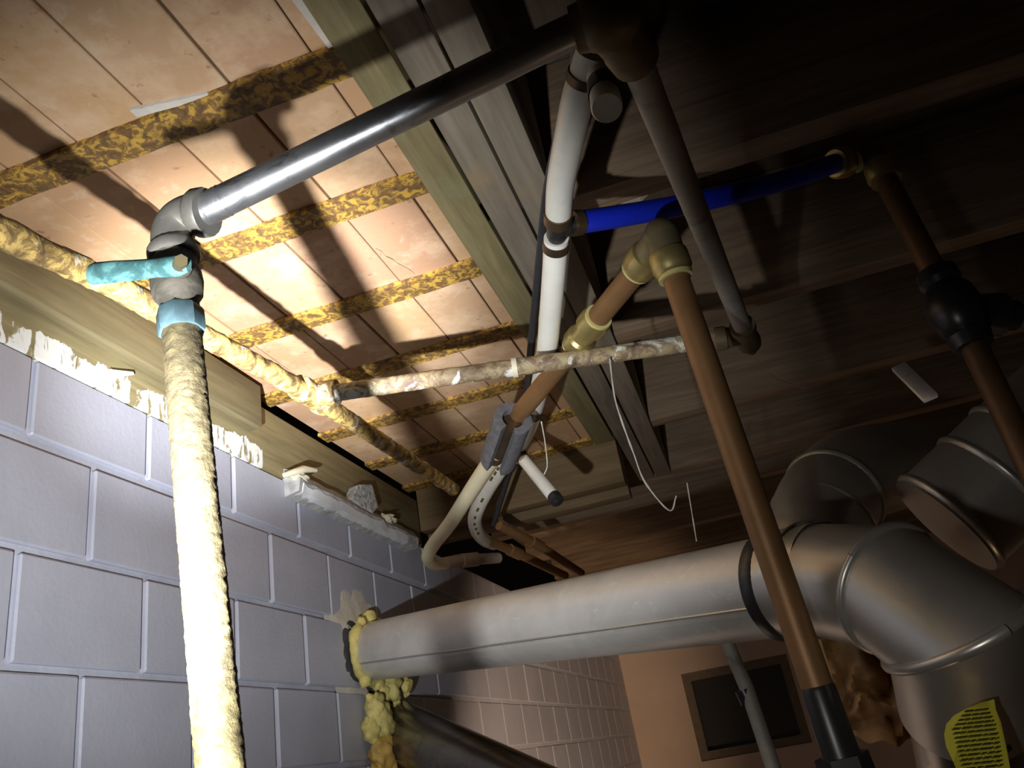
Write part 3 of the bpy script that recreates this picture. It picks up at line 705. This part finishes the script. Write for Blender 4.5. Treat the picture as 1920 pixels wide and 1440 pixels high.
# ---------------------------------------------------------------- ducts
A1 = pd(1492, 1092, 1.44)
DU = thing('silver_duct', 'long round galvanised duct running out of the hole in the block wall', 'duct', DUCT0)
du = (A1 - DUCT0).normalized()
obj('duct_body', MB().tube(lin(DUCT0 - du * 0.05, A1, 24), 0.089, 48), 'duct', DU)
ref = RC.transposed() @ Vector((0.0, -0.06, -1.0)); ref = (ref - du * ref.dot(du)).normalized()
sm0 = DUCT0 + ref * 0.0895; sm1 = A1 + ref * 0.0895
obj('seam', MB().tube(lin(sm0, sm1, 6), 0.0030, 8), 'duct_dark', DU)
se = RC.transposed() @ Vector((0, 1, 0)); se = (se - du * se.dot(du)); se = (se - ref * se.dot(ref)).normalized()
obj('seam_lip', MB().hexa([sm0 + se * 0.003 - ref * 0.01, sm1 + se * 0.003 - ref * 0.01, sm1 + se * 0.013 - ref * 0.01, sm0 + se * 0.013 - ref * 0.01, sm0 + se * 0.003 + ref * 0.0012, sm1 + se * 0.003 + ref * 0.0012, sm1 + se * 0.013 + ref * 0.0004, sm0 + se * 0.013 + ref * 0.0004]), 'duct', DU, smooth=False)
# gored elbow and drop
ep = [A1 - du * 0.03, pd(1560, 1082, 1.365), pd(1640, 1092, 1.26), pd(1722, 1140, 1.15), pd(1778, 1215, 1.07), pd(1805, 1300, 1.02)]
EL = thing('duct_elbow', 'gored metal duct elbow turning the silver duct downwards', 'duct', ep[-1])
gor = [(0, 1), (1, 3), (3, 4)]
def ringtube(p, d, r, name, mat, parent, thick=0.0065):
    d = d.normalized()
    obj(name, MB().lathe(p - d * thick * 1.6, p + d * thick * 1.6, [(0, r), (0.15, r + thick * 0.55), (0.35, r + thick * 0.95), (0.5, r + thick * 1.1), (0.65, r + thick * 0.95), (0.85, r + thick * 0.55), (1, r)], 48), mat, parent)
ERAD = 0.0935
obj('collar_gore', MB().tube([ep[0], ep[1]], [0.0915, ERAD], 48, False), 'duct_dark', EL)
g_dirs = [(ep[1] - ep[0]), (ep[3] - ep[1]), (ep[5] - ep[3])]
def gore(a, b, da, db, r, name):
    da = da.normalized(); db = db.normalized(); n = 48; vs = []; fs = []
    t = (b - a).normalized(); ref = Vector((0.3, 0.5, 0.8)); u = t.cross(ref).normalized(); w = t.cross(u)
    for c, nrm in ((a, da), (b, db)):
        for j in range(n):
            q = u * math.cos(2 * math.pi * j / n) * r + w * math.sin(2 * math.pi * j / n) * r
            # project the cylinder line along t onto the cutting plane
            s_ = -(q.dot(nrm)) / t.dot(nrm)
            vs.append(c + q + t * s_)
    for j in range(n): fs.append((j, (j + 1) % n, n + (j + 1) % n, n + j))
    obj(name, MB().add(vs, fs), 'duct_dark', EL)
    return vs[n:]
def bead(loop, r):
    obj('bead', MB().tube(loop + [loop[0]], r, 10, False), 'duct_dark', EL)
r1 = pd(1528, 1085, 1.405); r2 = pd(1672, 1104, 1.225); r3 = pd(1790, 1186, 1.13); r4 = pd(1808, 1318, 1.20)
nA = (r1 - ep[0]).normalized(); nB = (r2 - r1).normalized(); nC = (r3 - r2).normalized(); nD = (r4 - r3).normalized()
bead(gore(ep[0], r1, nA, nA + nB, ERAD, 'gore'), 0.0060); bead(gore(r1, r2, nA + nB, nB + nC, ERAD, 'gore'), 0.0068); bead(gore(r2, r3, nB + nC, nC + nD, ERAD, 'gore'), 0.0085)
gore(r3, r4, nC + nD, nD, ERAD * 0.97, 'gore')
obj('tape_band', MB().tube([A1 - du * 0.052, A1 - du * 0.046, A1 - du * 0.026, A1 - du * 0.020], [0.0900, 0.0955, 0.0965, 0.0940], 48, False), 'tape', EL)
def rivet(u, v, parent, r=0.0055):
    # small screw head on the elbow surface facing the camera
    best = None
    for c, a in ((r1, r2), (r2, r3), (r3, r4)):
        for t in range(21):
            p = c.lerp(a, t / 20)
            q = RC @ (p - CC); uu = 960 + FPX * q.x / q.z; vv = 720 + FPX * q.y / q.z
            d = math.hypot(uu - u, vv - v)
            if best is None or d < best[0]: best = (d, p, q.z)
    p = pd(u, v, best[2]); dd = p - best[1]
    out = math.sqrt(max(0.0, ERAD ** 2 - dd.length ** 2))
    p = p - ray(u, v).normalized() * out * 0.98
    obj('screw', MB().blob(p, r, 0, 1, 10, 6), 'duct', parent)
rivet(1585, 1120, EL); rivet(1785, 1218, EL); rivet(1758, 1232, EL, 0.004)
# lower sleeve with crimped foot
sl0 = r4 - nD * 0.02
obj('crimped_sleeve', MB().tube([sl0, r4 + nD * 0.012, r4 + nD * 0.0125], [ERAD * 0.97, ERAD * 0.97, ERAD * 0.90], 48, False), 'duct_dark', EL)
obj('lower_pipe', MB().tube([r4 - nD * 0.02, r4 + nD * 1.2], ERAD * 0.86, 40), 'shiny', EL)
for i in range(5):
    p = r4 - nD * (0.012 + 0.004 * (i % 2))
    sx = RC.transposed() @ Vector((-0.75 + 0.2 * i, 0.1, -1.0)); sx = (sx - nD * sx.dot(nD)).normalized()
    obj('screw_hole', MB().lathe(p + sx * (ERAD * 0.965), p + sx * (ERAD * 0.99), [(0, 0.0045), (1, 0.0045)], 10), 'soot', EL)
# duct behind, rising to the joists
q0 = pd(1530, 1010, 1.85); q1 = pd(1562, 930, 1.95); q2 = pd(1640, 880, 2.1); q3 = pd(1850, 850, 2.6)
BD = thing('back_duct', 'round metal duct bend showing behind the top of the silver duct', 'duct', q0)
obj('duct_body', MB().tube(cat_rom([pd(1515, 1085, 1.80), q0, q1, q2, q3], 6), 0.115, 40), 'duct_dark', BD)
dq = (q1 - q0)
ringtube(q0.lerp(q1, 0.35), dq, 0.115, 'bead', 'duct_dark', BD, 0.006); ringtube(q1, q2 - q0, 0.115, 'bead', 'duct_dark', BD, 0.006)
z0 = pd(1770, 985, 1.75); z1 = pd(2250, 535, 1.75)
BG = thing('large_duct', 'large dim duct slanting up in the dark right corner under the joists', 'duct', z0)
obj('duct_body', MB().tube([z0, z0.lerp(z1, 0.5), z1], 0.125, 40), 'duct_dark', BG)
zd = z1 - z0
for t in (0.02, 0.18, 0.31): ringtube(z0.lerp(z1, t), zd, 0.125, 'bead', 'duct_dark', BG, 0.006)
# brown sheet metal box behind the elbow
pl = pd(1700, 1000, 2.35); 
tag(obj('furnace_plenum', MB().box((2.25, 1.45, FL), (3.6, 2.4, 0.02)), 'plenum', bevel=0.01), 'brown sheet metal furnace box behind the duct elbow', 'furnace')
# dark shiny duct low on the wall
h0 = on(735, 1365, 0, 0.0); h1 = pd(1120, 1560, 1.9)
SD = thing('shiny_duct', 'dark shiny duct leaving the wall below the silver duct', 'duct', h1)
hd_ = (h1 - h0).normalized()
obj('duct_body', MB().tube(lin(h0 - hd_ * 0.05, h1, 10), 0.092, 40), 'shiny', SD)

# ---------------------------------------------------------------- wall hole: broken mortar, soot ring, spray foam
hc = Vector((0.0, 1.375, -0.285))
def patch(c, ry, rz, h, n, seed, amp, x0=-0.004):
    mb = MB(); vs = [(x0, c.y, c.z)]; fs = []
    rings = 5
    for i in range(1, rings + 1):
        for j in range(n):
            a = 2 * math.pi * j / n
            k = 1 + amp * noise.noise(Vector((math.cos(a) * 2, math.sin(a) * 2, seed)))
            t = i / rings
            hh = h * (1 - t ** 3) + 0.5 * h * noise.noise(Vector((math.cos(a) * t * 5, math.sin(a) * t * 5, seed + 4))) if i < rings else -0.003
            vs.append((x0 + max(-0.004, hh), c.y + math.cos(a) * ry * k * t, c.z + math.sin(a) * rz * k * t))
    vs[0] = (x0 + h, c.y, c.z)
    for j in range(n): fs.append((0, 1 + j, 1 + (j + 1) % n))
    for i in range(rings - 1):
        for j in range(n):
            a = 1 + i * n + j; b = 1 + i * n + (j + 1) % n
            fs.append((a, a + n, b + n, b))
    return mb.add(vs, fs)
tag(obj('mortar_patch', patch(Vector((0, 1.33, -0.25)), 0.215, 0.20, 0.006, 64, 2, 0.30), 'pale_mortar'), 'rough broken mortar patch on the blocks around the duct hole', 'mortar')
tag(obj('soot_ring', patch(hc + Vector((0, -0.035, -0.008)), 0.165, 0.128, 0.011, 56, 7, 0.22), 'soot'), 'dark ragged edge of the hole around the duct', 'hole edge')
SF = thing('spray_foam', 'yellow spray foam bead sealing the duct into the wall', 'foam', hc + Vector((0.03, 0, -0.12)))
rr = random.Random(3)
foam_c = DUCT0 + du * 0.055
refz = (Vector((0, 0, 1)) - du * du.z).normalized(); refy = du.cross(refz)
ring_ = []
for i in range(90):
    a = 2 * math.pi * i / 90
    q = DUCT0 + (refz * math.cos(a) + refy * math.sin(a)) * 0.094
    ring_.append(q + du * ((0.020 - q.x) / du.x))
obj('foam_bead', MB().tube(ring_ + [ring_[0]], 0.0145, 14, True, 0.0075, 22), 'spray', SF, ang=180)
for i, (a, r_) in enumerate(((-0.05, 0.024), (0.5, 0.016), (-0.55, 0.017), (2.6, 0.018), (3.3, 0.02))):
    q = DUCT0 + (refz * math.cos(a) + refy * math.sin(a)) * 0.103
    p = q + du * ((0.028 - q.x) / du.x)
    obj('foam_lump', MB().blob(p, (r_, r_ * 1.1, r_ * 1.0), 0.25, 3, 18, 12, i), 'spray', SF, ang=180)
OF = thing('hanging_foam', 'lumpy yellow and brown foam hanging down the wall under the duct', 'foam', on(735, 1430, 0, 0.03))
spots_ = [(735, 1290, .05, .035), (760, 1285, .06, .025), (718, 1300, .03, .03), (705, 1330, .04, .035), (715, 1350, .045, .045), (740, 1335, .04, .03), (700, 1370, .03, .035), (730, 1375, .04, .045), (745, 1350, .05, .03), (752, 1380, .04, .03), (715, 1405, .04, .04), (735, 1415, .03, .045), (720, 1445, .03, .045), (742, 1450, .03, .04)]
for i, (u, v, x_, r_) in enumerate(spots_):
    obj('foam_lump', MB().blob(on(u, v, 0, x_), (r_ * 0.8, r_ * 1.0, r_ * 1.25), 0.55, 4, 24, 16, i + 30), 'spray' if i < 9 else 'spray_old', OF, ang=180)

# ---------------------------------------------------------------- ledge, caulk and stone on the wall head
e0 = on(545, 915, 0, 0.02); e1 = on(775, 1050, 0, 0.02)
n = 30; vs = []; fs = []
for k in range(n + 1):
    t = k / n; y = e0.y + (e1.y - e0.y) * t
    j1 = 0.006 * noise.noise(Vector((y * 14, 0, 1))); j2 = 0.006 * noise.noise(Vector((y * 14, 0, 7)))
    vs += [(-0.005, y, 0.115 + j2), (0.045 + j1, y, 0.125 + j2), (0.052 + j1, y, 0.160 + j1), (0.030, y, 0.192 + j2), (-0.005, y, 0.205)]
for k in range(n):
    for j in range(5):
        a = 5 * k + j; b = 5 * k + (j + 1) % 5
        fs.append((a, b, b + 5, a + 5))
fs += [(4, 3, 2, 1, 0), tuple(5 * n + j for j in range(5))]
cl = thing('concrete_ledge', 'rough grey concrete ledge along the head of the block wall', 'ledge', (0.02, e0.y, 0.115))
obj('ledge_body', MB().add(vs, fs), 'concrete', cl, ang=25)
vs = []; fs = []
for k in range(n + 1):
    t = k / n; y = e0.y + 0.02 + (e1.y - e0.y) * 0.86 * t
    j1 = 0.006 * noise.noise(Vector((y * 14, 0, 1))); j2 = 0.006 * noise.noise(Vector((y * 14, 0, 7)))
    wv = 0.012 + 0.007 * noise.noise(Vector((y * 20, 3, 1)))
    c0 = Vector((0.047 + j1, y, 0.128 + j2)); c1_ = Vector((0.054 + j1, y, 0.130 + wv * 1.6 + j1))
    vs += [tuple(c0 - Vector((0.03, 0, 0.008))), tuple(c0 + Vector((0.001, 0, -0.004))), tuple(c1_), tuple(c1_ - Vector((0.004, 0, 0)))]
for k in range(n):
    for j in range(4):
        a = 4 * k + j; b = 4 * k + (j + 1) % 4; fs.append((a, b, b + 4, a + 4))
fs += [(3, 2, 1, 0), tuple(4 * n + j for j in range(4))]
obj('paint_streak', MB().add(vs, fs), 'concrete_paint', cl)
tag(obj('caulk_blob', MB().tube([on(532, 891, 0, 0.03), on(550, 886, 0, 0.045), on(570, 880, 0, 0.05), on(592, 882, 0, 0.05)], [0.006, 0.010, 0.011, 0.007], 12, True, 0.002, 50).blob(on(560, 896, 0, 0.035), (0.02, 0.045, 0.012), 0.6, 4), 'caulk'), 'cream blob of caulk sticking out above the concrete ledge', 'caulk')
c = on(690, 935, 0, 0.045)
mb = MB(); pts = [on(660, 935, 0, .045), on(672, 908, 0, .05), on(698, 908, 0, .05), on(710, 950, 0, .05), on(700, 962, 0, .045), on(678, 952, 0, .04)]
k = len(pts)
vs = [p for p in pts] + [p + Vector((-0.045, 0.02, 0.004)) for p in pts]
mb.add(vs, [tuple(range(k)), tuple(range(2 * k - 1, k - 1, -1))] + [(i, (i + 1) % k, k + (i + 1) % k, k + i) for i in range(k)])
tag(obj('stone_chunk', mb, 'stone', smooth=False, bevel=0.004), 'pointed speckled stone chunk wedged against the wall plank', 'stone')
tag(obj('rubble_piece', MB().blob(on(728, 972, 0, .04), (0.02, 0.05, 0.014), 0.8, 5, 14, 8, 9), 'caulk'), 'flat crumb of mortar beyond the stone chunk', 'rubble')
tag(obj('paint_flake', MB().hexa([on(205, 692, 0, .012), on(250, 697, 0, .014), on(252, 703, 0, .014), on(228, 706, 0, .012)] + [on(205, 692, 0, .006), on(250, 697, 0, .008), on(252, 703, 0, .008), on(228, 706, 0, .006)]), M['concrete_paint'], smooth=False), 'curl of white paint peeling off the wall plank', 'paint flake')

# ---------------------------------------------------------------- small lines in the far dark corner
for i, (pts, r_, mt, lb) in enumerate((
    ([(935, 985, 3.0), (1005, 1020, 3.15), (1090, 1075, 3.4)], 0.017, 'copper', 'upper of the dim copper pipes behind the cream pipe hook'),
    ([(905, 1010, 2.9), (965, 1035, 3.05), (1060, 1080, 3.3)], 0.017, 'copper', 'lower of the dim copper pipes behind the cream pipe hook'),
    ([(838, 1056, 2.95), (880, 1050, 3.0), (935, 1046, 3.1)], 0.020, 'chalk', 'short tan pipe end next to the hook of the cream pipe'))):
    q = thing('thin_pipe', lb, 'pipe', pd(*pts[-1]))
    P_ = [pd(*t) for t in pts]
    obj('pipe', MB().tube(cat_rom(P_, 4), r_, 14), mt, q)
    md = (P_[2] - P_[0]).normalized()
    obj('coupling', MB().lathe(P_[1] - md * 0.035, P_[1] + md * 0.035, [(0, r_), (0, r_ * 1.3), (1, r_ * 1.3), (1, r_)], 14), mt, q)
cq = [pd(1357, 1190, 1.75), pd(1400, 1290, 1.68), pd(1450, 1440, 1.58), pd(1500, 1600, 1.5)]
CO = thing('grey_conduit', 'thin grey pipe hanging in front of the dark window', 'pipe', cq[-1])
obj('pipe', MB().tube(cq, 0.0150, 14), 'galv_dull', CO)
cd_ = (cq[2] - cq[0]).normalized()
obj('coupling', MB().lathe(pd(1396, 1300, 1.675) - cd_ * 0.008, pd(1402, 1310, 1.675) + cd_ * 0.008, [(0, 0.015), (0, 0.0175), (1, 0.0175), (1, 0.015)], 14), 'black', CO)
# crumpled kraft insulation
n1_, n2_ = 26, 30; vs = []; fs = []
a00, a10, a01, a11 = pd(1480, 1075, 1.95), pd(1745, 1060, 1.85), pd(1590, 1395, 2.1), pd(1740, 1385, 1.9)
for i in range(n1_ + 1):
    for j in range(n2_ + 1):
        s_, t = i / n1_, j / n2_
        p = a00.lerp(a10, s_).lerp(a01.lerp(a11, s_), t)
        f_ = abs(noise.noise(Vector((s_ * 3.2 + t * 1.5, t * 4.5, 2.0)))) * 0.16 + 0.05 * noise.noise(Vector((s_ * 9, t * 9, 5)))
        vs.append(p - (p - CC).normalized() * f_ + Vector((0, 0, 0.03 * noise.noise(Vector((s_ * 4, t * 4, 8))))))
m_ = len(vs); vs += [p + (p - CC).normalized() * 0.05 for p in vs]
for i in range(n1_):
    for j in range(n2_):
        a = i * (n2_ + 1) + j
        fs += [(a, a + 1, a + n2_ + 2, a + n2_ + 1), (m_ + a, m_ + a + n2_ + 1, m_ + a + n2_ + 2, m_ + a + 1)]
def idx(i, j): return i * (n2_ + 1) + j
for i in range(n1_):
    for j in (0, n2_): fs.append((idx(i, j), idx(i + 1, j), m_ + idx(i + 1, j), m_ + idx(i, j)))
for j in range(n2_):
    for i in (0, n1_): fs.append((idx(i, j), idx(i, j + 1), m_ + idx(i, j + 1), m_ + idx(i, j)))
tag(obj('kraft_insulation', MB().add(vs, fs), 'kraft', ang=60), 'crumpled brown paper faced insulation behind the duct elbow', 'insulation')
# yellow paper tag with printed lines, hanging off the duct sleeve
tg = [(1770, 1378), (1774, 1358), (1788, 1342), (1812, 1328), (1836, 1318), (1864, 1311), (1867, 1330), (1876, 1352), (1887, 1400), (1894, 1440), (1896, 1475), (1806, 1475), (1788, 1430), (1774, 1400)]
TD = 1.03
tp = [pd(u, v, TD + 0.0002 * abs(u - 1835)) for u, v in tg]
k = len(tp); nrm = (CC - tp[0]).normalized()
TG_ = thing('yellow_tag', 'yellow paper tag with rows of dark print on the duct drop', 'tag', pd(1840, 1470, TD))
obj('tag_sheet', MB().add(tp + [p - nrm * 0.002 for p in tp], [tuple(range(k)), tuple(range(2 * k - 1, k - 1, -1))] + [(i, (i + 1) % k, k + (i + 1) % k, k + i) for i in range(k)]), 'tag', TG_, smooth=False)
rr = random.Random(11)
for r in range(14):
    v = 1333 + r * 8.4
    l = 1808 - 12 * min(r, 4) / 2 + max(0, r - 4) * 2.2; rgt = 1852 + min(r, 5) * 3.2 + max(0, r - 5) * 1.2
    mb = MB(); u = l
    while u < rgt - 3:
        wv = min(rr.uniform(8, 26), rgt - u)
        h_ = 2.6 if r > 4 else 3.0
        sl = -0.10
        qq = [pd(u, v + (u - l) * sl, TD - 0.0012), pd(u + wv, v + (u + wv - l) * sl, TD - 0.0012), pd(u + wv, v + h_ + (u + wv - l) * sl, TD - 0.0012), pd(u, v + h_ + (u - l) * sl, TD - 0.0012)]
        mb.hexa(qq + [p - nrm * 0.001 for p in qq]); u += wv + rr.uniform(1.5, 3.5)
    if mb.v: obj('print_line', mb, 'ink', TG_, smooth=False)
# torn board scrap on the second joist, bright strip, paper wisp
scr = [(1072, 358), (1120, 352), (1228, 333), (1222, 350), (1200, 372), (1160, 385), (1076, 396)]
sp_ = [on(u, v, 1, 0.99) for u, v in scr]; k = len(sp_)
tag(obj('board_scrap', MB().add(sp_ + [p + Vector((0, 0.02, 0)) for p in sp_], [tuple(range(k)), tuple(range(2 * k - 1, k - 1, -1))] + [(i, (i + 1) % k, k + (i + 1) % k, k + i) for i in range(k)]), 'paper', smooth=False), 'torn pale board scrap above the left end of the blue pipe', 'scrap')
# cobwebs
def web(name, lb, pts, r_=0.0016):
    q = cat_rom([pd(*t) for t in pts], 8)
    return tag(obj(name, MB().tube(q, [r_ * (0.6 + 0.9 * abs(noise.noise(p * 30))) for p in q], 6), 'web'), lb, 'cobweb', 'cobweb strands')
web('cobweb_strand', 'long dusty cobweb strand hanging from the peeling crossing pipe', [(1143, 672, 1.69), (1152, 742, 1.69), (1166, 790, 1.69), (1188, 850, 1.70), (1210, 905, 1.71), (1255, 957, 1.73), (1268, 930, 1.74)], 0.0022)
web('cobweb_strand', 'thin cobweb thread hanging below the pipe bundle, left of the wooden boards', [(1015, 790, 1.6), (1022, 830, 1.6), (1026, 872, 1.6), (1020, 890, 1.6)])
web('cobweb_strand', 'dusty cobweb thread trailing off the rusty tee fitting to the right', [(1412, 668, 1.70), (1450, 708, 1.72), (1510, 728, 1.80)])
web('cobweb_strand', 'single cobweb thread hanging above the silver duct', [(1288, 905, 1.7), (1297, 960, 1.7), (1306, 1015, 1.7)])
# bright metal strip in the dark joist bay
m0 = pd(1700, 685, 1.9); m1 = pd(1762, 745, 1.8)
tag(obj('metal_strip', MB().hexa([m0, m1, m1 + Vector((-0.03, 0.02, 0)), m0 + Vector((-0.03, 0.02, 0)), m0 + Vector((0, 0, .012)), m1 + Vector((0, 0, .012)), m1 + Vector((-0.03, 0.02, .012)), m0 + Vector((-0.03, 0.02, .012))]), 'galv', bevel=0.003), 'short bright metal strip in the dark under the right-hand joists', 'metal strip')
